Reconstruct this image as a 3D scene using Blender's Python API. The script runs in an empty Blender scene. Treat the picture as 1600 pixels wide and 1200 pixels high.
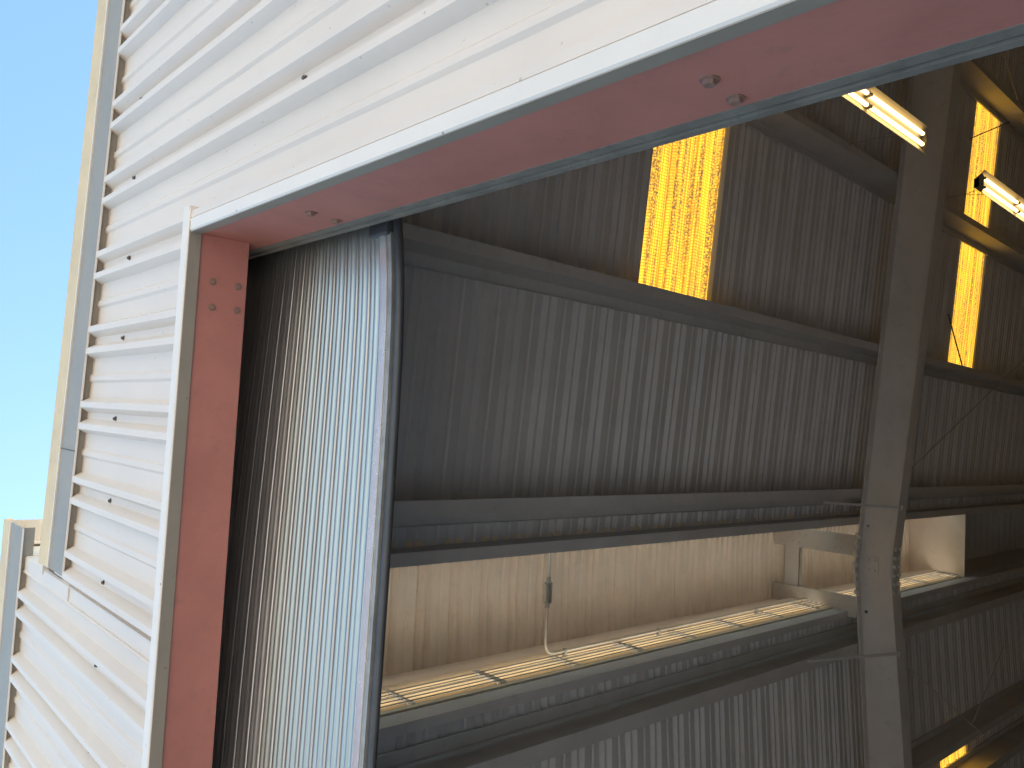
import bpy, math, random
from mathutils import Matrix, Vector
random.seed(4)
scene = bpy.context.scene
C = scene.collection

# ------------------------------------------------------------------ camera
CAM = Vector((0.0, 0.0, 1.6))
RIGHT = Vector((0.0529482, 0.73603654, -0.67486792))
DOWN = Vector((-0.99708839, 0.07610486, 0.00477416))
FWD = Vector((0.05487468, 0.67265018, 0.7379231))
cd = bpy.data.cameras.new('camera')
cam = bpy.data.objects.new('camera', cd)
C.objects.link(cam)
m = Matrix((( RIGHT[0], -DOWN[0], -FWD[0], CAM[0]),
            ( RIGHT[1], -DOWN[1], -FWD[1], CAM[1]),
            ( RIGHT[2], -DOWN[2], -FWD[2], CAM[2]),
            (0, 0, 0, 1)))
cam.matrix_world = m
cd.sensor_fit = 'HORIZONTAL'
cd.sensor_width = 36.0
cd.lens = 1252.34 / 1600 * 36.0
cd.clip_start = 0.02
cd.clip_end = 3000
scene.camera = cam

# ------------------------------------------------------------------ sky, sun, exposure
SUN_EL, SUN_AZ = math.radians(48), math.radians(-66)   # azimuth from +Y (into the building) towards -X
sd = Vector((math.sin(SUN_AZ) * math.cos(SUN_EL), math.cos(SUN_AZ) * math.cos(SUN_EL), math.sin(SUN_EL)))
w = bpy.data.worlds.new('World')
scene.world = w
w.use_nodes = True
wn = w.node_tree
wn.nodes.clear()
sky = wn.nodes.new('ShaderNodeTexSky')
sky.sky_type = 'NISHITA'
sky.sun_disc = False
sky.sun_elevation = SUN_EL
sky.sun_rotation = SUN_AZ
sky.altitude = 50
sky.air_density = 1.4
sky.dust_density = 0.6
sky.ozone_density = 0.5
bg = wn.nodes.new('ShaderNodeBackground')
bg.inputs['Strength'].default_value = 0.15
wo = wn.nodes.new('ShaderNodeOutputWorld')
tint = wn.nodes.new('ShaderNodeMix')
tint.data_type = 'RGBA'
tint.blend_type = 'MULTIPLY'
tint.inputs[0].default_value = 1.0
tint.inputs[7].default_value = (.88, 1.03, 1.04, 1)      # the phone's cyan rendering of the clear sky
wn.links.new(sky.outputs[0], tint.inputs[6])
wn.links.new(tint.outputs[2], bg.inputs[0])
wn.links.new(bg.outputs[0], wo.inputs[0])
sl = bpy.data.lights.new('sun', 'SUN')
sl.energy = 4.9
sl.angle = math.radians(0.55)
sl.color = (1.0, 0.89, 0.76)
so = bpy.data.objects.new('sun', sl)
C.objects.link(so)
so.rotation_euler = (-sd).to_track_quat('-Z', 'Y').to_euler()
scene.view_settings.view_transform = 'Standard'
scene.view_settings.look = 'None'
scene.view_settings.gamma = 1.0
scene.view_settings.use_curve_mapping = False
scene.view_settings.exposure = 1.3
scene.render.engine = 'CYCLES'
scene.cycles.max_bounces = 12
scene.cycles.diffuse_bounces = 8
scene.cycles.glossy_bounces = 4
scene.cycles.transmission_bounces = 6
scene.cycles.sample_clamp_indirect = 6.0

# ------------------------------------------------------------------ materials
def mat(name, col, rough=0.5, metal=0.0, var=0.06, scale=3.0, stain=0.0, stain_col=None, bump=0.0,
        bscale=60.0, stretch=(1, 1, 1), spec=0.5, speck=0.0, speck_col=(.08, .06, .05)):
    mt = bpy.data.materials.new(name)
    mt.use_nodes = True
    nt = mt.node_tree
    N, L = nt.nodes, nt.links
    p = N['Principled BSDF']
    p.inputs['Metallic'].default_value = metal
    p.inputs['Specular IOR Level'].default_value = spec
    tc = N.new('ShaderNodeTexCoord')
    mp = N.new('ShaderNodeMapping')
    mp.inputs['Scale'].default_value = stretch
    L.new(tc.outputs['Object'], mp.inputs[0])
    n1 = N.new('ShaderNodeTexNoise')
    n1.inputs['Scale'].default_value = scale
    n1.inputs['Detail'].default_value = 6
    n1.inputs['Roughness'].default_value = 0.65
    L.new(mp.outputs[0], n1.inputs['Vector'])
    cr = N.new('ShaderNodeValToRGB')
    cr.color_ramp.elements[0].position = 0.3
    cr.color_ramp.elements[1].position = 0.7
    cr.color_ramp.elements[0].color = tuple(c * (1 - var) for c in col) + (1,)
    cr.color_ramp.elements[1].color = tuple(min(1, c * (1 + var)) for c in col) + (1,)
    L.new(n1.outputs[0], cr.inputs[0])
    out = cr.outputs[0]
    if stain > 0:
        n2 = N.new('ShaderNodeTexNoise')
        n2.inputs['Scale'].default_value = scale * 4.3
        n2.inputs['Detail'].default_value = 9
        n2.inputs['Roughness'].default_value = 0.72
        L.new(mp.outputs[0], n2.inputs['Vector'])
        r2 = N.new('ShaderNodeValToRGB')
        r2.color_ramp.elements[0].position = 0.56
        r2.color_ramp.elements[1].position = 0.74
        r2.color_ramp.elements[0].color = (0, 0, 0, 1)
        r2.color_ramp.elements[1].color = (stain, stain, stain, 1)
        L.new(n2.outputs[0], r2.inputs[0])
        mx = N.new('ShaderNodeMix')
        mx.data_type = 'RGBA'
        L.new(r2.outputs[0], mx.inputs[0])
        L.new(out, mx.inputs[6])
        mx.inputs[7].default_value = tuple(stain_col or [c * .45 for c in col]) + (1,)
        out = mx.outputs[2]
    if speck > 0:
        vo = N.new('ShaderNodeTexVoronoi')
        vo.inputs['Scale'].default_value = 16
        L.new(tc.outputs['Object'], vo.inputs['Vector'])
        r3 = N.new('ShaderNodeValToRGB')
        r3.color_ramp.elements[0].position = 0.035
        r3.color_ramp.elements[1].position = 0.075
        r3.color_ramp.elements[0].color = (speck, speck, speck, 1)
        r3.color_ramp.elements[1].color = (0, 0, 0, 1)
        L.new(vo.outputs['Distance'], r3.inputs[0])
        mx = N.new('ShaderNodeMix')
        mx.data_type = 'RGBA'
        L.new(r3.outputs[0], mx.inputs[0])
        L.new(out, mx.inputs[6])
        mx.inputs[7].default_value = tuple(speck_col) + (1,)
        out = mx.outputs[2]
    L.new(out, p.inputs['Base Color'])
    rr = N.new('ShaderNodeMapRange')
    rr.inputs['To Min'].default_value = max(0.03, rough - 0.1)
    rr.inputs['To Max'].default_value = min(1, rough + 0.12)
    L.new(n1.outputs[0], rr.inputs['Value'])
    L.new(rr.outputs[0], p.inputs['Roughness'])
    if bump > 0:
        n4 = N.new('ShaderNodeTexNoise')
        n4.inputs['Scale'].default_value = bscale
        n4.inputs['Detail'].default_value = 4
        L.new(mp.outputs[0], n4.inputs['Vector'])
        b = N.new('ShaderNodeBump')
        b.inputs['Strength'].default_value = bump
        b.inputs['Distance'].default_value = 0.01
        L.new(n4.outputs[0], b.inputs['Height'])
        L.new(b.outputs[0], p.inputs['Normal'])
    return mt

M = {}
M['siding'] = mat('white_siding_paint', (.64, .565, .50), .42, var=.035, scale=1.6, stain=.12, stain_col=(.5, .45, .38), bump=.12, bscale=5, speck=.35)
M['trim'] = mat('white_trim_paint', (.68, .63, .58), .4, var=.03, scale=4, stain=.18, stain_col=(.45, .4, .34), speck=.6)
M['trim_grey'] = mat('grey_trim_paint', (.27, .245, .205), .5, var=.08, scale=5, stain=.35, stain_col=(.16, .14, .12), stretch=(1, 1, 1), speck=.5)
M['tan'] = mat('cream_trim_paint', (.60, .46, .27), .5, var=.1, scale=5, stain=.4, stain_col=(.3, .2, .11))
M['red'] = mat('red_oxide_primer', (.44, .178, .145), .65, var=.12, scale=3.5, stain=.6, stain_col=(.27, .15, .12), bump=.1, bscale=30)
M['guide'] = mat('dirty_galvanised', (.20, .19, .165), .7, metal=.1, var=.25, scale=9, stain=.6, stain_col=(.07, .065, .06), bump=.25, bscale=45)
M['roof'] = mat('roof_sheet_underside', (.66, .65, .645), .45, var=.08, scale=1.5, stain=.2, stain_col=(.26, .24, .2), stretch=(1, 1, 1), bump=.08, bscale=6)
M['monitor'] = mat('monitor_sheet_underside', (.82, .70, .56), .42, var=.08, scale=2.5, stain=.25, stain_col=(.4, .34, .26), bump=.08, bscale=6)
M['purlin'] = mat('grey_purlin_primer', (.58, .57, .555), .5, var=.08, scale=2.5, stain=.25, stain_col=(.17, .16, .15), bump=.05)
M['rafter'] = mat('grey_rafter_primer', (.64, .61, .57), .5, var=.09, scale=1.8, stain=.3, stain_col=(.2, .17, .15), bump=.06, speck=.5)
M['slat'] = mat('galvanised_slat', (.46, .46, .45), .36, metal=.82, var=.1, scale=4, stain=.25, stain_col=(.3, .28, .24), stretch=(.6, 3, 8))
M['alu'] = mat('bright_aluminium', (.92, .92, .92), .25, metal=.75, var=.05, scale=5)
M['rubber'] = mat('black_rubber', (.05, .053, .06), .38, var=.2, scale=9)
M['steel'] = mat('zinc_steel', (.42, .41, .38), .45, metal=.6, var=.2, scale=12, stain=.3)
M['bolt'] = mat('dark_bolt_head', (.11, .095, .08), .55, metal=.3, var=.25, scale=40)
M['redbolt'] = mat('painted_bolt_head', (.24, .15, .12), .55, var=.25, scale=40)
M['louver'] = mat('louver_blade_paint', (.85, .72, .52), .4, var=.08, scale=3, stain=.3, stain_col=(.4, .3, .2))
M['concrete'] = mat('concrete', (.47, .45, .42), .85, var=.12, scale=.8, stain=.35, bump=.3, bscale=12)
M['ground'] = mat('pale_gravel_yard', (.41, .375, .34), .95, var=.15, scale=.4, stain=.3, bump=.5, bscale=8)
M['bounce_wall'] = mat('bounce_shed_paint', (.82, .74, .64), .5, var=.05)
M['frame'] = mat('pale_grey_frame_paint', (.50, .46, .40), .5, var=.1, scale=3, stain=.3, speck=.5)
M['blocker_wall'] = mat('blocker_barn_dark', (.05, .045, .04), .7, var=.2, scale=2)
M['reflector'] = mat('white_enamel', (.70, .60, .42), .35, var=.04)
M['housing'] = mat('lamp_housing', (.3, .27, .2), .5, var=.1)
M['conduit'] = mat('galvanised_conduit', (.6, .55, .46), .4, metal=.3, var=.12, scale=12)
M['wall_in'] = mat('inner_wall_sheet', (.6, .58, .54), .5, var=.08)

def two_sided(mt, outside):
    nt = mt.node_tree
    p = nt.nodes['Principled BSDF']
    src = p.inputs['Base Color'].links[0].from_socket
    g = nt.nodes.new('ShaderNodeNewGeometry')
    mx = nt.nodes.new('ShaderNodeMix'); mx.data_type = 'RGBA'
    nt.links.new(g.outputs['Backfacing'], mx.inputs[0])
    mx.inputs[6].default_value = tuple(outside) + (1,)
    nt.links.new(src, mx.inputs[7])
    nt.links.new(mx.outputs[2], p.inputs['Base Color'])
two_sided(M['roof'], (.84, .82, .78))        # white coating on the weather side

def tube_mat():
    mt = bpy.data.materials.new('lit_fluorescent_tube')
    mt.use_nodes = True
    nt = mt.node_tree
    nt.nodes.clear()
    e = nt.nodes.new('ShaderNodeEmission')
    e.inputs[0].default_value = (1.0, .70, .30, 1)
    e.inputs[1].default_value = 2.4
    o = nt.nodes.new('ShaderNodeOutputMaterial')
    nt.links.new(e.outputs[0], o.inputs[0])
    return mt
M['tube'] = tube_mat()

def skylight_mat():
    """amber fibreglass: woven reinforcement, dirt streaks along the ribs"""
    mt = bpy.data.materials.new('amber_fibreglass')
    mt.use_nodes = True
    nt = mt.node_tree
    N, L = nt.nodes, nt.links
    N.clear()
    tc = N.new('ShaderNodeTexCoord')
    def wave(direction, sc, dist):
        wv = N.new('ShaderNodeTexWave')
        wv.wave_type = 'BANDS'
        wv.bands_direction = direction
        wv.inputs['Scale'].default_value = sc
        wv.inputs['Distortion'].default_value = dist
        wv.inputs['Detail'].default_value = 1
        wv.inputs['Detail Scale'].default_value = 3
        L.new(tc.outputs['Object'], wv.inputs['Vector'])
        r = N.new('ShaderNodeMapRange')
        r.inputs['From Min'].default_value = 0.02
        r.inputs['From Max'].default_value = 0.35
        L.new(wv.outputs['Fac'], r.inputs['Value'])
        return r.outputs[0]
    wx = wave('X', 13.0, .4)
    wy = wave('Y', 11.0, .5)
    mul = N.new('ShaderNodeMath'); mul.operation = 'MULTIPLY'
    L.new(wx, mul.inputs[0]); L.new(wy, mul.inputs[1])
    mp = N.new('ShaderNodeMapping'); mp.inputs['Scale'].default_value = (.35, 9, 1)
    L.new(tc.outputs['Object'], mp.inputs[0])
    ns = N.new('ShaderNodeTexNoise'); ns.inputs['Scale'].default_value = 2.2; ns.inputs['Detail'].default_value = 5
    L.new(mp.outputs[0], ns.inputs['Vector'])
    st = N.new('ShaderNodeMapRange')
    st.inputs['From Min'].default_value = .40; st.inputs['From Max'].default_value = .58
    L.new(ns.outputs[0], st.inputs['Value'])
    sp = N.new('ShaderNodeTexNoise'); sp.inputs['Scale'].default_value = 55; sp.inputs['Detail'].default_value = 5; sp.inputs['Roughness'].default_value = .8
    L.new(tc.outputs['Object'], sp.inputs['Vector'])
    spr = N.new('ShaderNodeMapRange'); spr.inputs['From Min'].default_value = .45; spr.inputs['From Max'].default_value = .58
    L.new(sp.outputs[0], spr.inputs['Value'])
    # streak AND fine speckle -> dirt
    mxv = N.new('ShaderNodeMath'); mxv.operation = 'MAXIMUM'
    L.new(st.outputs[0], mxv.inputs[0]); L.new(spr.outputs[0], mxv.inputs[1])
    cr = N.new('ShaderNodeMix'); cr.data_type = 'RGBA'
    L.new(mxv.outputs[0], cr.inputs[0])
    cr.inputs[6].default_value = (.12, .07, .03, 1)
    wc = N.new('ShaderNodeMix'); wc.data_type = 'RGBA'
    L.new(mul.outputs[0], wc.inputs[0])
    wc.inputs[6].default_value = (.50, .20, .006, 1)
    wc.inputs[7].default_value = (.86, .47, .04, 1)
    L.new(wc.outputs[2], cr.inputs[7])
    tr = N.new('ShaderNodeBsdfTranslucent')
    L.new(cr.outputs[2], tr.inputs[0])
    df = N.new('ShaderNodeBsdfPrincipled')
    L.new(cr.outputs[2], df.inputs['Base Color'])
    df.inputs['Roughness'].default_value = .35
    ms = N.new('ShaderNodeMixShader'); ms.inputs[0].default_value = .22
    L.new(tr.outputs[0], ms.inputs[1]); L.new(df.outputs[0], ms.inputs[2])
    o = N.new('ShaderNodeOutputMaterial')
    L.new(ms.outputs[0], o.inputs[0])
    return mt
M['skylight'] = skylight_mat()

# ------------------------------------------------------------------ builders
class MB:
    def __init__(s):
        s.v, s.f = [], []
    def add(s, vs, fs):
        b = len(s.v)
        s.v += [tuple(v) for v in vs]
        s.f += [tuple(i + b for i in f) for f in fs]
    def box(s, a, b):
        x0, y0, z0 = a; x1, y1, z1 = b
        s.add([(x0, y0, z0), (x1, y0, z0), (x1, y1, z0), (x0, y1, z0), (x0, y0, z1), (x1, y0, z1), (x1, y1, z1), (x0, y1, z1)],
              [(0, 3, 2, 1), (4, 5, 6, 7), (0, 1, 5, 4), (1, 2, 6, 5), (2, 3, 7, 6), (3, 0, 4, 7)])
    def ribbon(s, prof, pts, t=0.0):
        """sweep an open or closed 2D profile through frames. pts: list of functions (a,b)->xyz"""
        n = len(prof)
        rows = [[fn(a, b) for a, b in prof] for fn in pts]
        vs = [p for r in rows for p in r]
        fs = []
        for k in range(len(pts) - 1):
            for i in range(n - 1):
                fs.append((k * n + i, k * n + i + 1, (k + 1) * n + i + 1, (k + 1) * n + i))
        s.add(vs, fs)
    def prism(s, poly, fa, fb):
        """closed polygon between two placement functions, capped"""
        n = len(poly)
        vs = [fa(a, b) for a, b in poly] + [fb(a, b) for a, b in poly]
        fs = [(i, (i + 1) % n, n + (i + 1) % n, n + i) for i in range(n)]
        fs += [tuple(range(n - 1, -1, -1)), tuple(range(n, 2 * n))]
        s.add(vs, fs)
    def tube(s, pts, r, seg=10, cap=True):
        pts = [Vector(p) for p in pts]
        rows = []
        ref = None
        for i, p in enumerate(pts):
            d = (pts[min(i + 1, len(pts) - 1)] - pts[max(i - 1, 0)]).normalized()
            if ref is None:
                ref = d.orthogonal().normalized()
            u = (ref - d * ref.dot(d)).normalized()
            ref = u
            v = d.cross(u)
            rows.append([p + u * (r * math.cos(2 * math.pi * k / seg)) + v * (r * math.sin(2 * math.pi * k / seg)) for k in range(seg)])
        vs = [q for row in rows for q in row]
        fs = []
        for k in range(len(rows) - 1):
            for i in range(seg):
                j = (i + 1) % seg
                fs.append((k * seg + i, k * seg + j, (k + 1) * seg + j, (k + 1) * seg + i))
        if cap:
            fs.append(tuple(range(seg - 1, -1, -1)))
            fs.append(tuple((len(rows) - 1) * seg + i for i in range(seg)))
        s.add(vs, fs)
    def build(s, name, m, parent=None, smooth=False, bevel=0.0):
        me = bpy.data.meshes.new(name)
        me.from_pydata(s.v, [], s.f)
        me.materials.append(m)
        if smooth:
            for p in me.polygons:
                p.use_smooth = True
        me.update()
        o = bpy.data.objects.new(name, me)
        C.objects.link(o)
        if bevel:
            bv = o.modifiers.new('bevel', 'BEVEL')
            bv.width = bevel; bv.segments = 2; bv.limit_method = 'ANGLE'
        if parent is not None:
            o.parent = parent
            o.matrix_parent_inverse = Matrix.Translation(-Vector(parent.location))
        return o

def thing(name, label, cat, loc=(0, 0, 0), group=None):
    o = bpy.data.objects.new(name, None)
    o.empty_display_size = .1
    C.objects.link(o)
    o.location = loc
    tag(o, label, cat, group)
    return o
def tag(o, label, cat, group=None):
    o['label'] = label; o['category'] = cat
    if group: o['group'] = group
    return o
def structure(o):
    o['kind'] = 'structure'
    return o

def hexhead(mb, c, axis, r, h):
    """hex bolt head with washer, axis points out of the surface"""
    a = Vector(axis).normalized()
    u = a.orthogonal().normalized(); v = a.cross(u)
    c = Vector(c)
    ang = random.uniform(0, 1)
    wash = [(math.cos(2 * math.pi * k / 12), math.sin(2 * math.pi * k / 12)) for k in range(12)]
    mb.prism([(x * r * 1.45, y * r * 1.45) for x, y in wash], lambda p, q: c + u * p + v * q - a * .002, lambda p, q: c + u * p + v * q + a * (h * .22))
    hx = [(math.cos(ang + math.pi * k / 3), math.sin(ang + math.pi * k / 3)) for k in range(6)]
    mb.prism([(x * r, y * r) for x, y in hx], lambda p, q: c + u * p + v * q + a * (h * .2), lambda p, q: c + u * (p * .93) + v * (q * .93) + a * h)

# ------------------------------------------------------------------ dimensions
YF = 0.9416            # plane of the siding flats
XR = -1.25             # ridge
SLOPE = 0.0835
P = 0.3048             # rib pitch
X0 = 1.179             # a screw valley of the siding
ZRIDGE = 5.68
YBACK = 24.0
XL, XRT = -10.2, 7.7   # building sides
def zroof(x): return ZRIDGE - SLOPE * abs(x - XR)
PD = 0.27              # purlin depth
PROF = [(-.072, 0), (-.055, .035), (-.033, .035), (-.014, .001), (.014, .001), (.033, .035), (.055, .035), (.072, 0),
        (P / 2 - .019, 0), (P / 2 - .009, .0075), (P / 2 + .009, .0075), (P / 2 + .019, 0)]
PROF_R = [(-.074, 0), (-.046, .034), (-.036, .034), (-.010, 0), (.010, 0), (.036, .034), (.046, .034), (.074, 0),
          (P / 2 - .019, 0), (P / 2 - .009, .0075), (P / 2 + .009, .0075), (P / 2 + .019, 0)]
def height(s, prof=None):
    """profile height at offset s from a screw valley (any number of pitches)"""
    prof = prof or PROF
    e = -prof[0][0]
    t = (s + e) % P - e
    pts = prof + [(P - e, 0)]
    for (a, ha), (b, hb) in zip(pts, pts[1:]):
        if a <= t <= b:
            return ha + (hb - ha) * (t - a) / (b - a)
    return 0.0
def breaks(s0, s1, prof=None):
    prof = prof or PROF
    out = {s0, s1}
    k0 = int(math.floor(s0 / P)) - 1
    k1 = int(math.ceil(s1 / P)) + 1
    for k in range(k0, k1 + 1):
        for a, _ in prof:
            q = a + k * P
            if s0 < q < s1: out.add(q)
    return sorted(out)

# ------------------------------------------------------------------ ground and floor
g = MB()
g.add([(-600, -600, 0), (600, -600, 0), (600, 600, 0), (-600, 600, 0)], [(0, 1, 2, 3)])
structure(g.build('ground', M['ground']))
g = MB()
g.box((XL + .05, YF + .02, -.1), (XRT - .05, YBACK - .05, .02))
structure(g.build('floor', M['concrete']))
g = MB()
g.box((-5.2, -3.6, -.1), (2.4, YF - .05, .012))
structure(g.build('door_apron', M['concrete']))

# ------------------------------------------------------------------ front wall (siding sheets with screws)
JX = 0.56              # door jamb
DL = -4.7              # far side of the door opening
ZH = 4.12              # head of the door
wall = thing('metal_wall', 'white ribbed metal gable wall around the tall roll-up doorway', 'wall', (2.0, YF, 0))
MONX0, MONX1 = -.79, -1.77
def lipz(x): return 5.30 - .0865 * abs(x - XR)
def wall_top(x):
    return 6.30 if MONX1 + .02 < x < MONX0 - .005 else lipz(x) + .12
def siding_sheet(xa, xb, z0):
    """siding between xa > xb (world X); s = X0 - x"""
    s0, s1 = X0 - xa, X0 - xb
    bs = breaks(s0, s1)
    mb = MB()
    zs = lambda s: [z0, wall_top(X0 - s)]
    vs, fs = [], []
    nz = 9
    for s in bs:
        za, zb = zs(s)
        for j in range(nz):
            t = j / (nz - 1)
            z = za + (zb - za) * t
            wob = .0011 * math.sin(z * 5.1 + s * 2.3) + .0008 * math.sin(z * 11 + s * 9)
            vs.append((X0 - s, YF - height(s) + wob * (1 if height(s) < .004 else .3), z))
    for i in range(len(bs) - 1):
        for j in range(nz - 1):
            a = i * nz + j
            fs.append((a, a + nz, a + nz + 1, a + 1))
    mb.add(vs, fs)
    o = mb.build('wall_sheet', M['siding'], wall)
    so_ = o.modifiers.new('thickness', 'SOLIDIFY'); so_.thickness = .0012; so_.offset = 1
    return o
LAP = 3 * P
# sheets run from a rib crest; sheet edges at X0 - (.039 + 3P k)
edges = [X0 - (.039 + LAP * k) for k in range(-7, 14)]
for k in range(len(edges) - 1):
    xa, xb = edges[k], edges[k + 1]
    xa = min(xa, XRT); xb = max(xb, XL)
    if xa <= xb: continue
    pieces = []
    for (qa, qb, z0) in ((XRT, JX + .012, 0.05), (JX + .012, MONX0 - .0, ZH + .012), (MONX0, DL - .012, ZH + .012), (DL - .012, XL, .05)):
        a = min(xa, qa); b = max(xb, qb)
        if a - b > .02: pieces.append((a, b, z0))
    for a, b, z0 in pieces:
        siding_sheet(a, b, z0)
# siding screws, each a painted hex head with washer
smb = MB(); hexhead(smb, (0, 0, 0), (0, -1, 0), .0062, .009)
screw0 = smb.build('screw', M['bolt'], wall); screw0.location = (0, 0, 0)
screw_mesh = screw0.data
first = [True]
def screw(x, y, z, parent=wall, me=None, scl=1.0):
    if first[0]:
        o = screw0; first[0] = False
    else:
        o = screw0.copy(); C.objects.link(o)
    o.parent = parent
    o.matrix_parent_inverse = Matrix.Translation(-Vector(parent.location))
    o.location = (x, y, z)
    o.rotation_euler = (random.uniform(-.12, .12), random.uniform(0, 1), random.uniform(-.12, .12))
    return o
for k in range(-6, 9):
    x = X0 - k * P
    for zr in (4.82, 3.474, 2.13):
        if zr < ZH and x < JX + .05: continue
        if x > 2.4: continue
        screw(x + random.uniform(-.004, .004), YF - .001, zr + random.uniform(-.012, .012))
for z in (3.705, 3.074, 2.434, 1.8):
    screw(.619, YF, z)

# inner framing of the gable wall (girts stay with the wall)
for z in (1.2, 2.3, 3.474, 4.82):
    gb = MB()
    if z < ZH:
        gb.box((JX + .2, YF + .004, z - .05), (XRT, YF + .16, z + .05))
        gb.box((XL, YF + .004, z - .05), (DL - .2, YF + .16, z + .05))
    else:
        gb.box((XL, YF + .004, z - .05), (XRT, YF + .16, z + .05))
    gb.build('girt', M['purlin'], wall)

# ------------------------------------------------------------------ unseen shed and barn, added to bounce and block light on the ribs
nb_ = MB()
nb_.box((6.6, -26, 0), (19, -2.2, 6.2))  # added out of view as a warm bounce surface for the siding
nbo = thing('bounce_shed', 'unseen pale shed added on the right to bounce sunlight onto the wall ribs', 'shed', (12.8, -14, 0))
nb_.build('wall', M['bounce_wall'], nbo)
nb_ = MB()
nb_.prism([(6.4, 6.2), (12.8, 7.4), (19.2, 6.2)], lambda a, b: (a, -26.2, b), lambda a, b: (a, -2.0, b))
nb_.build('roof', M['roof'], nbo)

nb_ = MB()
nb_.box((-26, -34, 0), (-14, -1.5, 7.4))  # added out of view to darken the left faces of the ribs
nbo = thing('blocker_barn', 'unseen dark barn added on the left to cut light on the wall ribs', 'barn', (-20, -17, 0))
nb_.build('wall', M['blocker_wall'], nbo)
nb_ = MB()
nb_.prism([(-26.3, 7.4), (-20, 9.6), (-13.7, 7.4)], lambda a, b: (a, -34.3, b), lambda a, b: (a, -1.2, b))
nb_.build('roof', M['blocker_wall'], nbo)

# ------------------------------------------------------------------ sides and back of the shed
for nm, x, lab in (('side_wall', XRT, 'right hand ribbed metal side wall of the shed'), ('side_wall', XL, 'left hand ribbed metal side wall of the shed')):
    mb = MB(); vs = []; fs = []
    bs = breaks(0, YBACK - YF)
    sg = 1 if x > 0 else -1
    for s in bs:
        vs += [(x + sg * height(s), YF + s, 0), (x + sg * height(s), YF + s, zroof(x) + .02)]
    for i in range(len(bs) - 1):
        fs.append((2 * i, 2 * i + 2, 2 * i + 3, 2 * i + 1))
    mb.add(vs, fs)
    tag(mb.build(nm, M['wall_in']), lab, 'wall')
mb = MB()
for (xa_, xb_, z0_) in ((XL, XRT, 0),):
    vs = []; fs = []
    bs = breaks(xa_ - XL, xb_ - XL)
    for s in bs:
        x = XL + s
        vs += [(x, YBACK + height(s), z0_), (x, YBACK + height(s), zroof(x) + .02)]
    for i in range(len(bs) - 1):
        fs.append((2 * i, 2 * i + 2, 2 * i + 3, 2 * i + 1))
    mb.add(vs, fs)
tag(mb.build('end_wall', M['wall_in']), 'ribbed metal end wall at the far end of the shed', 'wall')

# ------------------------------------------------------------------ roof sheets and skylights
XB2 = -.757            # curb on the right of the ridge slot
XC2 = -1.74            # curb on the left
YPH = 4.78             # a rib pair of the roof
YMON = 12.36           # far end of the ridge monitor
roof = thing('metal_roof', 'ribbed metal roof sheeting seen from below, sloping both ways from the ridge', 'roof', (XR, 8, ZRIDGE))
def sheet_obj(name, ya, yb, xa, xb, zfun, m, parent, off=0.0, nseg=6):
    s0, s1 = ya - YPH, yb - YPH
    bs = breaks(s0, s1, PROF_R)
    vs, fs = [], []
    for s in bs:
        for j in range(nseg + 1):
            x = xa + (xb - xa) * j / nseg
            wob = .0014 * math.sin(x * 3.1 + s * 3.3) + .0009 * math.sin(x * 7.7 + s * 1.9)
            vs.append((x, YPH + s, zfun(x) + height(s, PROF_R) + off + wob))
    n = nseg + 1
    for i in range(len(bs) - 1):
        for j in range(nseg):
            a = i * n + j
            fs.append((a, a + 1, a + n + 1, a + n))
    mb = MB(); mb.add(vs, fs)
    return mb.build(name, m, parent)
sk_added = thing('skylight', 'unseen amber skylight strip added deep in the shed to brighten the interior', 'skylight', (2.5, 17.8, 5.4), 'amber fibreglass roof skylights')
k0 = int(math.floor((YF - YPH) / LAP))
k1 = int(math.ceil((YBACK - YPH) / LAP))
SK = {0: 1, 7: 2, 14: 3}  # last row is hidden from view, added for more interior light
SKL = (7, 14)
sk_right = thing('skylight', 'largest amber fibreglass skylight, in the near bay above the doorway', 'skylight', (2.5, 5.3, 5.4), 'amber fibreglass roof skylights')
sk_far = thing('skylight', 'amber skylight strip beyond the rafter, crossed by a purlin and tie rods', 'skylight', (2.5, 11.7, 5.4), 'amber fibreglass roof skylights')
sk_left = thing('skylight', 'small amber skylight piece at the bottom right corner of the picture', 'skylight', (-3.8, 11.7, 5.4), 'amber fibreglass roof skylights')
for k in range(k0, k1):
    ya, yb = YPH + .039 + LAP * k, YPH + .039 + LAP * (k + 1)
    ya_, yb_ = max(ya, YF - .02), min(yb, YBACK)
    if yb_ - ya_ < .05: continue
    if k in SK:
        par = {0: sk_right, 7: sk_far}.get(k, sk_added)
        sheet_obj('roof_sheet', ya_, yb_, XB2, -.55, zroof, M['roof'], roof, nseg=2)
        if True:
            sheet_obj('roof_sheet', ya_, yb_, -.55, 1.0, zroof, M['roof'], roof, nseg=3)
            sheet_obj('skylight_panel', ya_, yb_, .985, 4.75, zroof, M['skylight'], par, off=.004)
            sheet_obj('roof_sheet', ya_, yb_, 4.73, XRT + .2, zroof, M['roof'], roof)
        if k in SKL:
            sheet_obj('roof_sheet', ya_, yb_, -3.56, XC2, zroof, M['roof'], roof)
            sheet_obj('skylight_panel', ya_, yb_, -4.05, -3.54, zroof, M['skylight'], sk_left if k == 7 else sk_added, off=.004, nseg=3)
            sheet_obj('roof_sheet', ya_, yb_, XL - .2, -4.03, zroof, M['roof'], roof)
        else:
            sheet_obj('roof_sheet', ya_, yb_, XL - .2, XC2, zroof, M['roof'], roof)
    else:
        sheet_obj('roof_sheet', ya_, yb_, XB2, XRT + .2, zroof, M['roof'], roof)
        sheet_obj('roof_sheet', ya_, yb_, XL - .2, XC2, zroof, M['roof'], roof)
    if ya > YMON - .3:
        sheet_obj('ridge_sheet', max(ya_, YMON + .015), yb_, XC2 - .1, XB2 + .1, lambda x: ZRIDGE + .62, M['roof'], roof, nseg=4)

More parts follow.
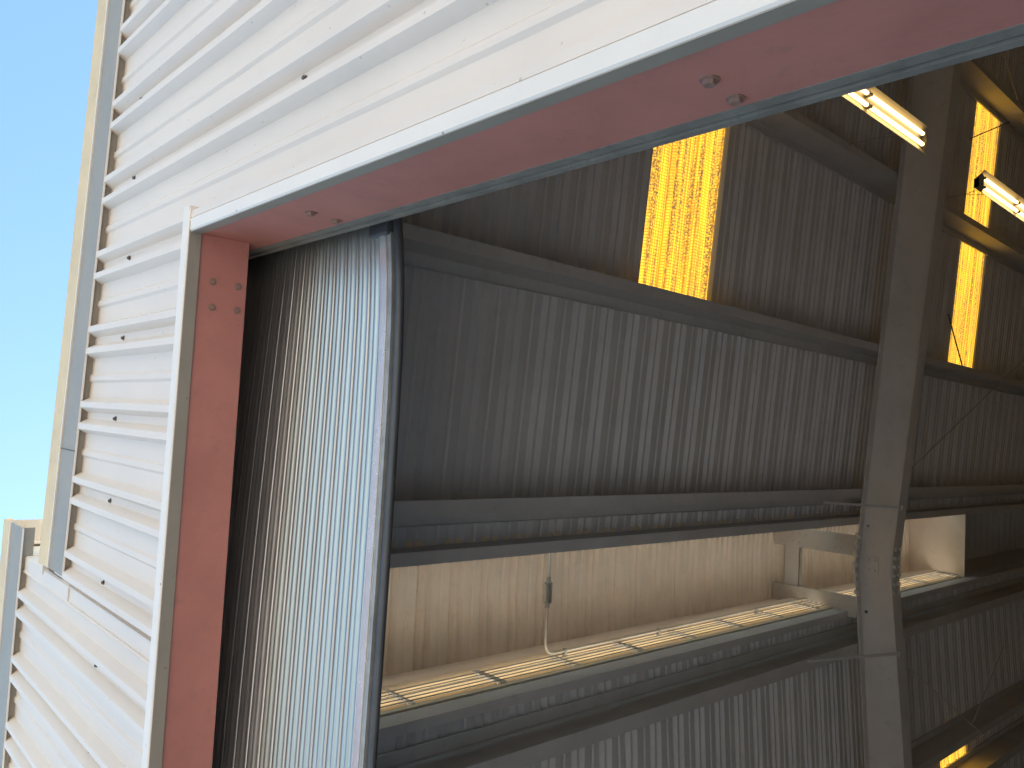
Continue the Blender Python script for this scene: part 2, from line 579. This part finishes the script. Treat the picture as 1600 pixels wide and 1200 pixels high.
for xx in (XC2 - .03, XB2 + .02):     # closed part of the ridge box beyond the ventilator
    mb = MB()
    mb.box((xx, YMON + .014, zroof(xx) - .01), (xx + .01, YBACK, ZRIDGE + .66))
    mb.build('ridge_box_side', M['purlin'], roof)
# ------------------------------------------------------------------ ridge monitor
ZM = 6.34
MR0, MR1 = -.60, -1.94     # monitor roof overhangs
mon = thing('ridge_monitor', 'raised ridge ventilator with ribbed ceiling and slatted louvre side, glowing with daylight', 'roof ventilator', (XR, 6, ZRIDGE))
ym = YF - .03
k0m = int(math.floor((YF - YPH) / LAP)); 
for k in range(k0m, 9):
    ya, yb = YPH + .04 + LAP * k, YPH + .04 + LAP * (k + 1)
    ya_, yb_ = max(ya, ym), min(yb, YMON + .12)
    if yb_ - ya_ < .05: continue
    sheet_obj('ceiling_sheet', ya_, yb_, MR1, MR0, lambda x: ZM - .03 * abs(x - XR), M['monitor'], mon, nseg=4)
for (xw, sgn) in ((-1.77, -1), (MONX0 + .03, 1)):
    e = MB()      # eave member: upright face, step, sill
    zt = ZM - .03 * abs(xw - XR) - .004
    inn = -sgn
    e.prism([(0, zt), (0, 6.12), (.055 * inn, 6.10), (.055 * inn, 6.005), (-.03 * inn, 6.005), (-.03 * inn, zt)],
            lambda a, b, xw=xw: (xw + a, ym + .05, b), lambda a, b, xw=xw: (xw + a, YMON, b))
    e.build('eave_beam', M['monitor'], mon)
    cl_ = MB()
    xo = xw + sgn * .045
    cl_.box((xo - .004, ym + .05, zt - .06), (xo + .004, YMON, zt + .045))
    cl_.build('rib_closure', M['monitor'], mon)
    bf = MB()
    bf.prism([(-.010, 5.955), (-.007, 5.951), (.044, 5.985), (.044, 6.003), (.040, 6.003), (.040, 5.988)],
             lambda a, b: (xw + a * inn, ym + .05, b), lambda a, b: (xw + a * inn, YMON, b))
    bf.build('baffle', M['louver'], mon)
    s = MB()
    s.box((xw - .035, ym + .05, zroof(xw) + .004), (xw + .035, YMON, zroof(xw) + .03))
    s.build('sill', M['louver'], mon)
    for j in range(5):  # dark bars added to draw the shade lines at the blade lips
        rb = MB()
        zz = zroof(xw) + .055 + .052 * j
        rb.tube([(xw + inn * .056, ym + .06, zz), (xw + inn * .056, YMON - .01, zz)], .0042, 6)
        rb.build('blade_shade_bar', M['guide'], mon)
    # louvre blades, one bay of blades between mullions
    zb0, zb1 = zroof(xw) + .03, 5.965
    nb = 4 if sgn < 0 else 2
    ys = [YF + .03, 1.53] + [2.285 + .747 * i for i in range(0, 14)]
    ys = [y for y in ys if y < YMON] + [YMON - .01]
    bl = MB()
    pitch = (zb1 - zb0) / nb
    bl.prism([(-.026, -.020), (.030, .027), (.033, .027), (.033, .012), (.0315, .012), (.0315, .022), (-.023, -.024)] ,
             lambda a, b: (a * inn, .0, b), lambda a, b: (a * inn, 1.0, b))
    blade0 = bl.build('louver_blade', M['louver'], mon)
    fb = True
    for i in range(len(ys) - 1):
        for j in range(nb):
            o = blade0 if fb else blade0.copy()
            if not fb: C.objects.link(o)
            fb = False
            o.location = (xw, ys[i] + .012, zb0 + pitch * (j + .5))
            o.scale = (1, ys[i + 1] - ys[i] - .024, 1)
            o.rotation_euler = (0, random.uniform(-.03, .03), 0)
        mu = MB()
        wd = .05 if i % 2 else .022
        mu.box((xw + (.040 if inn > 0 else -.048), ys[i + 1] - wd / 2, zb0), (xw + (.048 if inn > 0 else -.040), ys[i + 1] + wd / 2, zb1 + .01))
        mu.box((xw - .03, ys[i + 1] - .006, zb0), (xw + .03, ys[i + 1] + .006, zb1))
        mu.build('mullion', M['purlin'], mon)
ew = MB()
ew.box((MR1 + .15, YMON, zroof(MR1) - .02), (MR0 - .15, YMON + .012, ZM + .045))
ew.build('end_panel', M['monitor'], mon)

# ------------------------------------------------------------------ purlins
def zed(name, xw, sgn, fl_b, fl_t, ztop, zbot, y0, y1, label, t=.0035, lip=.018):
    """sgn: side the bottom flange points to"""
    b = [(0, ztop), (0, zbot)]
    th = t
    mb = MB()
    # web, bottom flange, lip, top flange, lip as one folded section
    out = [(-sgn * fl_t, ztop - lip), (-sgn * fl_t, ztop), (0, ztop), (0, zbot), (sgn * fl_b, zbot), (sgn * fl_b, zbot + lip)]
    inner = [(sgn * (fl_b - th), zbot + lip), (sgn * (fl_b - th), zbot + th), (sgn * th, zbot + th), (sgn * th, ztop - 0), (sgn * th, ztop - th)]
    inner = [(sgn * (fl_b - th), zbot + lip), (sgn * (fl_b - th), zbot + th), (sgn * th, zbot + th), (sgn * th, ztop - th + th * 1.0), ]
    poly = [(-sgn * fl_t, ztop - lip), (-sgn * fl_t, ztop), (sgn * th, ztop), (sgn * th, zbot + th), (sgn * (fl_b - th), zbot + th),
            (sgn * (fl_b - th), zbot + lip), (sgn * fl_b, zbot + lip), (sgn * fl_b, zbot), (0, zbot), (0, ztop - th),
            (-sgn * (fl_t - th), ztop - th), (-sgn * (fl_t - th), ztop - lip)]
    n = len(poly)
    rows = [y0, y1]
    vs = [(xw + a, y, z) for y in rows for a, z in poly]
    fs = [(i, (i + 1) % n, n + (i + 1) % n, n + i) for i in range(n)]
    mb.add(vs, fs)
    o = mb.build(name, M['purlin'])
    tag(o, label, 'roof beam', 'long steel purlins carrying the roof sheets')
    return o
def pz(xw): return zroof(xw) - .004, zroof(xw) - PD
Y0P = YF + .12
ZRB = .004
for xw, sg, fb, ft, lab in (
        (1.005, 1, .082, .085, 'grey purlin below the largest skylight, running from the door corner to the rafter'),
        (2.81, 1, .082, .085, 'purlin crossing the far skylight strip in the amber glow'),
        (4.63, 1, .082, .085, 'purlin at the top right corner above the upper end of the far skylight'),
        (6.3, 1, .082, .085, 'purlin nearest the right hand side wall, hidden above the door frame'),
        (-.530, 1, .088, .10, 'purlin just above the ridge slot in the picture, on the right slope'),
        (-2.045, -1, .115, .09, 'purlin just below the louvred ridge slot in the picture, on the left slope'),
        (-3.58, -1, .10, .085, 'purlin just above the small corner skylight'),
        (-4.10, -1, .12, .085, 'purlin just below the small corner skylight'),
        (-6.0, -1, .082, .085, 'purlin on the left slope, second from the side wall'),
        (-8.0, -1, .082, .085, 'purlin on the left slope nearest the side wall')):
    zt, zb = pz(xw)
    zed('purlin', xw, sg, fb, ft, zt, zb, Y0P, YBACK - .05, lab)
# ridge slot curbs: channels
def channel(xw, fdir, fl, zt, zb, label, y1=YBACK - .05):
    t = .004
    poly = [(0, zt), (fdir * fl, zt), (fdir * fl, zt - t), (fdir * t, zt - t), (fdir * t, zb + t), (fdir * (fl - t), zb + t), (fdir * (fl - t), zb + .02), (fdir * fl, zb + .02), (fdir * fl, zb), (0, zb)]
    mb = MB()
    mb.prism(poly, lambda a, b: (xw + a, Y0P, b), lambda a, b: (xw + a, y1, b))
    tag(mb.build('ridge_curb', M['purlin']), label, 'roof beam', 'steel curbs along both sides of the ridge slot')
channel(XB2, -1, .080, zroof(XB2) - .002, 5.462, 'dark steel curb forming the upper edge of the bright ridge slot in the picture')
channel(-1.735, -1, .065, 5.60, 5.452, 'grey steel curb under the louvre slats, lower edge of the bright ridge slot')

for xx in (XB2, XC2 + .004):
    mb = MB()
    mb.box((xx - .006, YF + .02, zroof(xx) - .004), (xx - .001, YMON, zroof(xx) + .045))
    mb.build('rib_closure', M['purlin'], roof)

# ------------------------------------------------------------------ rigid frames
def rtop(x): return ZRIDGE - PD - .012 - SLOPE * abs(x - XR)
def rdep(x):
    d = abs(x - XR)
    return .365 + .012 * d if d < 5.2 else .427 + .12 * (d - 5.2)
def frame(yc, label, detail):
    fr = thing('roof_rafter', label, 'rafter', (XR, yc, 5.2), 'rigid steel roof frames across the shed')
    xs = [XL + .15] + [XR - 7, XR - 5.2, XR - 3, XR, XR + 3, XR + 5.2, XR + 7] + [XRT - .15]
    wb = MB()
    n = len(xs)
    vs = []
    for x in xs:
        vs += [(x, yc - .004, rtop(x) - .010), (x, yc - .004, rtop(x) - rdep(x)), (x, yc + .004, rtop(x) - rdep(x)), (x, yc + .004, rtop(x) - .010)]
    fs = []
    for i in range(n - 1):
        for j in range(4):
            fs.append((4 * i + j, 4 * i + (j + 1) % 4, 4 * i + 4 + (j + 1) % 4, 4 * i + 4 + j))
    wb.add(vs, fs)
    wb.build('web', M['rafter'], fr)
    for nm, off, hw in (('top_flange', lambda x: rtop(x), .10), ('bottom_flange', lambda x: rtop(x) - rdep(x), .10)):
        fb = MB(); vs = []; fs = []
        for x in xs:
            z = off(x)
            vs += [(x, yc - hw, z), (x, yc + hw, z), (x, yc + hw, z - .011), (x, yc - hw, z - .011)]
        for i in range(n - 1):
            for j in range(4):
                fs.append((4 * i + j, 4 * i + (j + 1) % 4, 4 * i + 4 + (j + 1) % 4, 4 * i + 4 + j))
        fb.add(vs, fs)
        fb.build(nm, M['rafter'], fr, bevel=.002)
    for x in (XL + .3, XRT - .3):
        cb = MB()
        cb.box((x - .2, yc - .004, 0.02), (x + .2, yc + .004, rtop(x) - .3))
        for s in (-1, 1):
            cb.box((x + s * .2 - .006, yc - .1, .02), (x + s * .2 + .006, yc + .1, rtop(x) - .3))
        cb.build('column', M['rafter'], fr)
    # ridge splice plate
    if detail:
        # thick splice flange plate under the bottom flange with big bolt heads
        fl = MB()
        zf = rtop(XR) - rdep(XR) - .012
        fl.box((XR - .26, yc - .085, zf - .014), (XR + .26, yc + .085, zf))
        fl.build('flange_plate', M['rafter'], fr, bevel=.002)
        tp = MB()
        tp.box((XR - .35, yc - .11, rtop(XR) + .002 - .035), (XR + .35, yc - .1, rtop(XR) + .002))
        bm = MB()
        hexhead(bm, (0, 0, 0), (0, 0, -1), .017, .022)
        b0 = bm.build('bolt', M['rafter'], fr); used = [False]
        def put(loc, rot=(0, 0, 0)):
            o = b0 if not used[0] else b0.copy()
            if used[0]: C.objects.link(o)
            used[0] = True
            o.location = loc; o.rotation_euler = rot
        for i in range(6):
            for s in (-1, 1):
                put((XR - .22 + .088 * i, yc + s * .055, zf - .014))
        for i in range(7):       # bolts up through the top flange, standing proud at its front edge
            put((XR - .30 + .1 * i, yc - .075, rtop(XR - .30 + .1 * i) - .011))
            put((XR - .27 + .1 * i, yc - .102, rtop(XR - .30 + .1 * i) - .004), (math.pi / 2 * -1, 0, 0))
        # web clip angle with four bolts
        for (dx, dz) in ((-.03, -.11), (.07, -.11), (-.03, -.175), (.07, -.175)):
            put((XR + dx, yc - .006, rtop(XR) + dz), (-math.pi / 2, 0, 0))
        ca = MB()
        ca.box((XR - .07, yc - .012, rtop(XR) - .215), (XR + .11, yc - .0045, rtop(XR) - .075))
        ca.build('clip_plate', M['rafter'], fr, bevel=.0015)
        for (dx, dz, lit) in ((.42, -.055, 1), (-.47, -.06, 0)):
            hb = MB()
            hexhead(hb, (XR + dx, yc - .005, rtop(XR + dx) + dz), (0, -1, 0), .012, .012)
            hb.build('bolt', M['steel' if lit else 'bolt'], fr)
        ws = MB()
        ws.box((XR + .40, yc - .008, rtop(XR + .4) - .115), (XR + .44, yc - .0045, rtop(XR + .4) - .100))
        ws.build('slot_label', M['trim'], fr)
        sc = MB()
        sc.box((XR + .02, yc - .0065, rtop(XR) - .075), (XR + .027, yc - .0045, rtop(XR) - .03))
        sc.build('weld_tab', M['trim'], fr)
    return fr
YR = YF + 7.615
frame(YR, 'grey steel rafter with bolted ridge splice crossing the right side of the picture', True)
frame(YR + 7.62, 'second grey steel rafter deeper inside the shed', False)

# flange braces: flat bar from rafter bottom flange up to the purlins
def flange_brace(xb, yb, zb, xt, yt, zt, label):
    mb = MB()
    mb.tube([(xb, yb, zb), (xt, yt, zt)], .017, 4)
    mb.box((xb - .025, yb - .04, zb - .008), (xb + .025, yb + .02, zb + .008))
    tag(mb.build('flange_brace', M['steel'] if False else M['purlin']), label, 'brace', 'angle braces between rafter and purlins')
flange_brace(-2.06, YR - .02, rtop(-2.06) - rdep(-2.06) - .022, -2.055, 7.38, zroof(-2.05) - PD - .014, 'straight angle brace from the rafter to the purlin below the slot')
flange_brace(-.60, YR - .02, rtop(-.6) - rdep(-.6) - .022, -.565, 7.62, zroof(-.5) - PD - .014, 'straight angle brace from the rafter to the purlin above the slot')

# ------------------------------------------------------------------ monitor frame standing on the rafter
mf = thing('monitor_frame', 'pale bolted steel portal holding up the ridge monitor in front of the rafter', 'frame', (XR, YR, 5.5))
yc = YR - .09
def plate_post(xa, xb, z0, z1, nm, holes=True):
    mb = MB()
    mb.box((xa, yc - .004, z0), (xb, yc + .004, z1))
    mb.box((xa, yc, z0), (xa + .006, yc + .06, z1))
    mb.box((xb - .006, yc, z0), (xb, yc + .06, z1))
    mb.build(nm, M['frame'], mf)
ztp = ZM - .02
plate_post(-1.79, -1.58, rtop(-1.7) + .002, ztp, 'post')
plate_post(-1.15, -.94, rtop(-1.0) + .002, ztp, 'post')
mb = MB()
mb.box((-1.60, yc + .012, 6.02), (-1.13, yc + .018, 6.20))
mb.box((-1.60, yc + .012, 6.02), (-1.13, yc + .07, 6.026))
mb.box((-1.60, yc + .012, 6.194), (-1.13, yc + .07, 6.20))
mb.build('crossbar', M['frame'], mf)
bm = MB(); hexhead(bm, (0, 0, 0), (0, -1, 0), .008, .008)
b0 = bm.build('bolt', M['frame'], mf); fb = True
for cx in (-1.685, -1.045):
    for zz in (5.55, 5.62, 5.95, 6.02, 6.10, 6.24):
        for s in (-.045, .045):
            o = b0 if fb else b0.copy()
            if not fb: C.objects.link(o)
            fb = False
            o.location = (cx + s, yc - .005, zz)

# ------------------------------------------------------------------ conduit in the monitor
cb = thing('conduit', 'thin metal conduit with junction fitting running across the bright slot then along the louvres', 'conduit', (-1.3, 4.4, 5.9))
def arc(c, r, a0, a1, u, v, n=7):
    return [Vector(c) + Vector(u) * (r * math.cos(a0 + (a1 - a0) * i / n)) + Vector(v) * (r * math.sin(a0 + (a1 - a0) * i / n)) for i in range(n + 1)]
zc = 5.90
mb = MB()
pts = [Vector((-.70, 4.40, zc)), Vector((-1.60, 4.40, zc))]
pts += arc((-1.60, 4.50, zc), .10, -math.pi / 2, -math.pi, (1, 0, 0), (0, 1, 0), 1)[0:0]
c0 = Vector((-1.60, 4.49, zc)); r = .09
for i in range(1, 8):
    a = i / 7 * math.pi / 2
    pts.append(c0 + Vector((-r * math.sin(a), -r * math.cos(a), 0)))
pts += [Vector((-1.69, 5.6, zc)), Vector((-1.69, 8.3, zc + .02)), Vector((-1.69, 12.2, zc))]
mb.tube(pts, .0115, 10)
mb.build('pipe', M['conduit'], cb, smooth=True)
bx = MB()
bx.box((-1.305, 4.372, zc - .030), (-1.145, 4.418, zc + .018))
bx.build('junction_fitting', M['steel'], cb, bevel=.006)
lid = MB()
lid.box((-1.290, 4.355, zc - .024), (-1.160, 4.3715, zc + .012))
lid.build('fitting_cover', M['conduit'], cb, bevel=.003)
for xx in (-1.325, -1.125):
    cl = MB(); cl.tube([(xx - .016, 4.40, zc), (xx + .016, 4.40, zc)], .018, 10)
    cl.build('coupling', M['steel'], cb)
for yy in (4.62, 5.80, 7.4):
    cl = MB(); cl.box((-1.735, yy - .012, zc - .016), (-1.675, yy + .012, zc + .016))
    cl.build('pipe_strap', M['steel'], cb, bevel=.003)

# ------------------------------------------------------------------ tie rods
rods = [((-2.27, 9.05, 5.12), (-3.70, 12.0, 5.2), 'thin tie rod slanting down to the small corner skylight'),
        ((-3.45, 11.6, 5.22), (-2.7, 13.0, 5.28), 'faint short tie rod near the lower right corner'),
        ((-.28, 9.5, 5.30), (1.45, 13.5, 5.20), 'thin tie rod slanting up across the purlin beyond the rafter'),
        ((1.66, 10.37, 5.2), (1.08, 10.88, 5.2), 'dark tie rod crossing the lower end of the far skylight'),
        ((3.80, 10.42, 5.02), (4.45, 11.88, 5.02), 'dark tie rod crossing the upper end of the far skylight'),
        ((5.5, 10.94, 4.95), (4.3, 12.64, 4.95), 'pale tie rod in the top right corner')]
for a, b, lab in rods:
    mb = MB(); mb.tube([a, b], .008, 6)
    tag(mb.build('tie_rod', M['purlin'] if 'dark' not in lab else M['bolt']), lab, 'rod', 'bracing rods under the roof')

# ------------------------------------------------------------------ strip lights
def strip_light(y0, label, n=2):
    L_ = 1.18 * n + .06
    xc, z = 2.875, 4.50
    t = thing('strip_light', label, 'ceiling light', (xc, y0, z), 'lit twin tube strip lights')
    hb = MB()
    hb.prism([(-.045, .035), (-.045, .085), (.045, .085), (.045, .035)], lambda a, b: (xc + a, y0, z + b), lambda a, b: (xc + a, y0 + L_, z + b))
    hb.build('housing', M['housing'], t)
    rf = MB()
    poly = [(-.135, -.012), (-.05, .045), (-.02, .038), (0, .018), (.02, .038), (.05, .045), (.135, -.012), (.137, -.009), (.052, .049), (-.052, .049), (-.137, -.009)]
    n_ = len(poly)
    vs = [(xc + a, y, z + b) for y in (y0 + .01, y0 + L_ - .01) for a, b in poly]
    rf.add(vs, [(i, (i + 1) % n_, n_ + (i + 1) % n_, n_ + i) for i in range(n_)])
    rf.build('reflector', M['reflector'], t)
    for e in (y0, y0 + L_ - .012):
        ep = MB(); ep.prism([(-.10, .01), (-.045, .086), (.045, .086), (.10, .01), (.06, -.01), (-.06, -.01)], lambda a, b: (xc + a, e, z + b), lambda a, b: (xc + a, e + .012, z + b))
        ep.build('end_cap', M['housing'], t)
    for k in range(n):
        for s in (-1, 1):
            tb = MB()
            ya = y0 + .03 + 1.18 * k
            tb.tube([(xc + s * .05, ya + .03, z + .004), (xc + s * .05, ya + 1.14, z + .004)], .0165, 12)
            tb.build('tube', M['tube'], t, smooth=False)
            for yy in (ya + .005, ya + 1.14):
                q = MB(); q.box((xc + s * .05 - .014, yy, z - .018), (xc + s * .05 + .014, yy + .024, z + .036))
                q.build('lamp_holder', M['housing'], t, bevel=.003)
    for yy in (y0 + .35, y0 + L_ - .35):
        for s in (-1, 1):
            wr = MB(); wr.tube([(xc + s * .04, yy, z + .08), (xc, yy, z + .3), (xc, yy, zroof(xc) - PD)], .003, 5)
            wr.build('hanger_wire', M['steel'], t)
    return t
strip_light(5.28, 'lit twin tube strip light nearest the door frame, left of the rafter')
strip_light(9.25, 'lit twin tube strip light beyond the rafter, in front of the far skylight')
strip_light(13.2, 'lit twin tube strip light farthest inside, past the right edge of the picture')

# ------------------------------------------------------------------ door frame (red primed channels and white flashing)
YI = 1.155
df = thing('door_frame', 'red primed steel door frame edged with white metal flashing', 'door frame', (JX, YF, 0))
mb = MB()
mb.prism([(JX, YF), (JX, YI), (JX + .008, YI), (JX + .008, YI - .008), (JX + .07, YI - .008), (JX + .07, YI - .016), (JX + .016, YI - .016), (JX + .016, YF + .02), (JX + .07, YF + .02), (JX + .07, YF + .003), (JX + .003, YF + .003), (JX + .003, YF)],
         lambda a, b: (a, b, 0.02), lambda a, b: (a, b, ZH + .18))
mb.build('jamb', M['red'], df)
YHI = 1.10
mb = MB()
mb.prism([(YF, ZH), (YHI, ZH), (YHI, ZH + .08), (YHI - .01, ZH + .08), (YHI - .01, ZH + .01), (YF + .01, ZH + .01), (YF + .01, ZH + .08), (YF, ZH + .08)],
         lambda a, b: (DL, a, b), lambda a, b: (JX - .001, a, b))
mb.build('header', M['red'], df)
mb = MB()
mb.box((DL - .016, YF, .02), (DL, YI, ZH + .18))
mb.build('jamb', M['red'], df)
# flashing: jamb J trim and header trim
mb = MB()
mb.prism([(JX - .001, YF - .002), (JX - .001, .908), (JX + .004, .9035), (JX + .038, .9035), (JX + .040, .906), (JX + .040, YF + .001), (JX + .037, YF + .001), (JX + .037, .909), (JX + .004, .909), (JX + .004, YF - .002)],
         lambda a, b: (a, b, .02), lambda a, b: (a, b, ZH - .001))
mb.build('flashing', M['trim'], df)
mb = MB()
mb.prism([(YF - .003, ZH - .002), (.902, ZH - .002), (.8985, ZH + .002), (.8985, ZH + .046), (.902, ZH + .049), (YF + .01, ZH + .049), (YF + .01, ZH + .045), (.905, ZH + .045), (.905, ZH + .003), (YF - .003, ZH + .003)],
         lambda a, b: (DL, a, b), lambda a, b: (.636, a, b))
mb.box((.630, .8992, ZH - .0005), (.640, YF, ZH + .0485))
mb.build('flashing', M['trim'], df)
# under-lip of the flashing is a separate greyer strip
mb = MB()
mb.box((JX - .0035, .9065, .02), (JX - .0012, YF - .001, ZH - .004))
mb.box((DL, .9035, ZH - .0055), (JX + .03, YF - .001, ZH - .0025))
mb.build('drip_edge', M['trim_grey'], df)
bm = MB(); hexhead(bm, (0, 0, 0), (-1, 0, 0), .0115, .010)
b0 = bm.build('bolt', M['redbolt'], df); fb = True
for (y, z) in ((1.034, 2.314), (1.120, 2.321), (1.036, 3.590), (1.124, 3.605), (1.036, 1.1), (1.12, 1.1)):
    o = b0 if fb else b0.copy()
    if not fb: C.objects.link(o)
    fb = False
    o.location = (JX, y, z)
bm = MB(); hexhead(bm, (0, 0, 0), (0, 0, -1), .0085, .005)
b0 = bm.build('bolt', M['redbolt'], df); fb = True
for (x, y) in ((.414, .988), (.411, 1.072), (.332, .992), (.333, 1.074), (-1.9, .99), (-1.9, 1.07)):
    o = b0 if fb else b0.copy()
    if not fb: C.objects.link(o)
    fb = False
    o.location = (x, y, ZH)

# ------------------------------------------------------------------ rake trims
def rake(name, xs, zfun, label, z1=.205, z2=.345):
    t = thing(name, label, 'roof trim', (xs[0], .9, zfun(xs[0])))
    def sweep(poly, nm, m):
        mb = MB(); n = len(poly); vs = []; fs = []
        for x in xs:
            vs += [(x, y, zfun(x) + z) for y, z in poly]
        for i in range(len(xs) - 1):
            for j in range(n):
                fs.append((i * n + j, i * n + (j + 1) % n, (i + 1) * n + (j + 1) % n, (i + 1) * n + j))
        fs.append(tuple(range(n - 1, -1, -1))); fs.append(tuple((len(xs) - 1) * n + j for j in range(n)))
        mb.add(vs, fs)
        return mb.build(nm, m, t)
    # fascia with its thin bottom return towards the wall
    sweep([(.9085, 0), (.9055, 0), (.9045, .004), (.9045, z1), (.9085, z1), (.9085, .006), ], 'fascia', M['trim_grey'])
    sweep([(.9052, -.004), (.9125, -.004), (.9125, -.0005), (.9052, -.0005)], 'bottom_lip', M['trim'])
    sweep([(.912, .012), (YF + .02, .012), (YF + .02, .015), (.912, .015)], 'closure', M['trim_grey'])
    sweep([(.9085, z1 + .001), (.8985, z1 + .001), (.8985, z1 + .012), (.9085, z1 + .012)], 'bead', M['trim'])
    sweep([(.906, z1 + .013), (.902, z1 + .013), (.896, z2), (.896, z2 + .008), (.940, z2 + .012), (.940, z2 + .006), (.906, z2)], 'gutter_strip', M['tan'])
    return t
rake('rake_trim', [XRT + .1, .12 + 0.0, MONX0 + .092], lipz, 'long weathered grey and cream rake trim sloping along the right part of the gable edge')
rake('rake_trim', [MR0, XR, MR1], lambda x: 6.01 - .02 * abs(x - XR), 'short grey and cream trim across the raised ridge monitor at the lower left', .235, .37)
rake('rake_trim', [MONX1 - .10, -5.0, XL - .1], lipz, 'grey and cream rake trim on the left slope beyond the monitor')
# visible joint sleeve in the long rake
jt = MB()
xj = -.185
jt.box((xj - .004, .9025, lipz(xj) - .004), (xj + .0, .9044, lipz(xj) + .345))
tag(jt.build('trim_joint', M['bolt']), 'dark overlap joint line across the long rake trim above the lower wall', 'trim joint')
# corner flashing at the foot of the monitor
mb = MB()
mb.prism([(-.795, YF - .006), (-.735, YF - .006), (-.725, YF - .016), (-.722, YF - .016), (-.722, YF + .02), (-.795, YF + .02)][::1],
         lambda a, b: (a - .012, b, ZH + .052), lambda a, b: (a - .012, b, 5.235))
mb.prism([(-.80, YF - .012), (-.742, YF - .012), (-.735, YF - .004), (-.735, YF + .25), (-.80, YF + .25)],
         lambda a, b: (a, b, 5.236), lambda a, b: (a, b, 6.25))
mb.prism([(-.812, YF - .012), (-.806, YF - .018), (-.800, YF - .012), (-.800, YF + .01), (-.812, YF + .01)],
         lambda a, b: (a, b, ZH + .052), lambda a, b: (a, b, 6.25))
tag(mb.build('corner_flashing', M['siding']), 'white flashing strip on the wall below the step to the ridge monitor', 'flashing')

# ------------------------------------------------------------------ roll-up door
rd = thing('roll_up_door', 'partly raised roll-up door with narrow galvanised slats sagging in the doorway', 'door', (JX, 1.3, 3.5))
YC = 1.30
XE, XD = JX + .08, DL - .02
ZB = 3.590                     # bottom bar height at the guide
PITCH = .0635
def bulge(x):
    t = (XE - x) / (XE - XD)
    return math.sin(math.pi * min(max(t, 0), 1)) ** .8
def sagbar(x):
    d = XE - x
    return -.068 * (1 - math.exp(-d / .22)) * (1 - min(1, d / 2.6) * .95)
def place(x, s, a, b):
    """s: height above the bar; a outwards (-Y), b up along slat"""
    k = min(1.0, max(0.0, s / .85))
    y = YC - .13 * bulge(x) * (k ** 1.3) + .02 * (1 - k) * bulge(x)
    z = ZB + s + sagbar(x) * (1 - k)
    return (x, y - a, z + b)
NX = 26
xsd = [XE - (XE - XD) * ((i / NX) ** 1.5) for i in range(NX + 1)]
slat_prof = [(.000, .000), (.006, .002), (.0075, .009), (.004, .0135), (.003, .017), (.008, .024), (.0105, .031), (.0085, .0345), (.0085, .037), (.0115, .041), (.012, .049), (.009, .057), (.004, .062), (.000, .0645)]
ns = 22
for i in range(ns):
    s0 = .065 + PITCH * i
    mb = MB()
    n = len(slat_prof)
    vs = []
    for x in xsd:
        for a, b in slat_prof:
            vs.append(place(x, s0 + b, a, 0))
        for a, b in reversed(slat_prof):
            vs.append(place(x, s0 + b, a - .0022, 0))
    m2 = 2 * n
    fs = []
    for k in range(len(xsd) - 1):
        for j in range(m2):
            fs.append((k * m2 + j, k * m2 + (j + 1) % m2, (k + 1) * m2 + (j + 1) % m2, (k + 1) * m2 + j))
    fs.append(tuple(range(m2)))
    mb.add(vs, fs)
    o = mb.build('slat', M['slat'], rd, smooth=True)
def bar(prof, nm, m, smooth=False):
    mb = MB(); n = len(prof); vs = []; fs = []
    for x in xsd:
        vs += [place(x, 0, a, b) for a, b in prof]
    for k in range(len(xsd) - 1):
        for j in range(n):
            fs.append((k * n + j, k * n + (j + 1) % n, (k + 1) * n + (j + 1) % n, (k + 1) * n + j))
    fs.append(tuple(range(n - 1, -1, -1)))
    mb.add(vs, fs)
    return mb.build(nm, m, rd, smooth)
bar([(.003, .066), (.015, .065), (.018, .062), (.018, .032), (-.004, .030), (-.004, .066)], 'bottom_bar', M['alu'])
bar([(.014, .0295), (.016, .018), (.016, .006), (-.018, .006), (-.018, .0295)], 'bar_angle', M['steel'])
bar([(.0135 * math.cos(a) - .002, .016 * math.sin(a) - .009) for a in [2 * math.pi * k / 12 for k in range(12)]], 'rubber_seal', M['rubber'], True)
# barrel above the head
mb = MB()
mb.tube([(XE + .1, 1.56, 4.95), (XD - .1, 1.56, 4.95)], .22, 24)
mb.build('barrel', M['slat'], rd, True)
# guides
for xg, sgn in ((JX, 1), (DL, -1)):
    gb = MB()
    gb.box((min(xg + sgn * .03, xg + sgn * .115), YI + .001, .02), (max(xg + sgn * .03, xg + sgn * .115), YI + .012, 4.9))
    for (x0_, y0_, y1_) in ((-.0015, YI - .001, 1.182), (.006, 1.1825, 1.192), (-.004, 1.1925, 1.211), (.085, 1.2, 1.345)):
        gb.box((min(xg + sgn * x0_, xg + sgn * (x0_ + .03)), y0_, .02), (max(xg + sgn * x0_, xg + sgn * (x0_ + .03)), y1_, 4.9))
    gb.build('guide_rail', M['guide'], rd)
# end plate and small hanging bracket beside the guide
mb = MB()
mb.box((JX - .012, 1.272, ZB - .014), (JX + .06, 1.312, ZB + .085))
mb.build('bar_end_plate', M['rubber'], rd, bevel=.006)
mb = MB()
mb.box((.53, 1.40, 3.70), (.66, 1.415, 3.73))
mb.box((.65, 1.33, 3.70), (.66, 1.415, 3.73))
mb.build('stop_bracket', M['guide'], rd, bevel=.003)
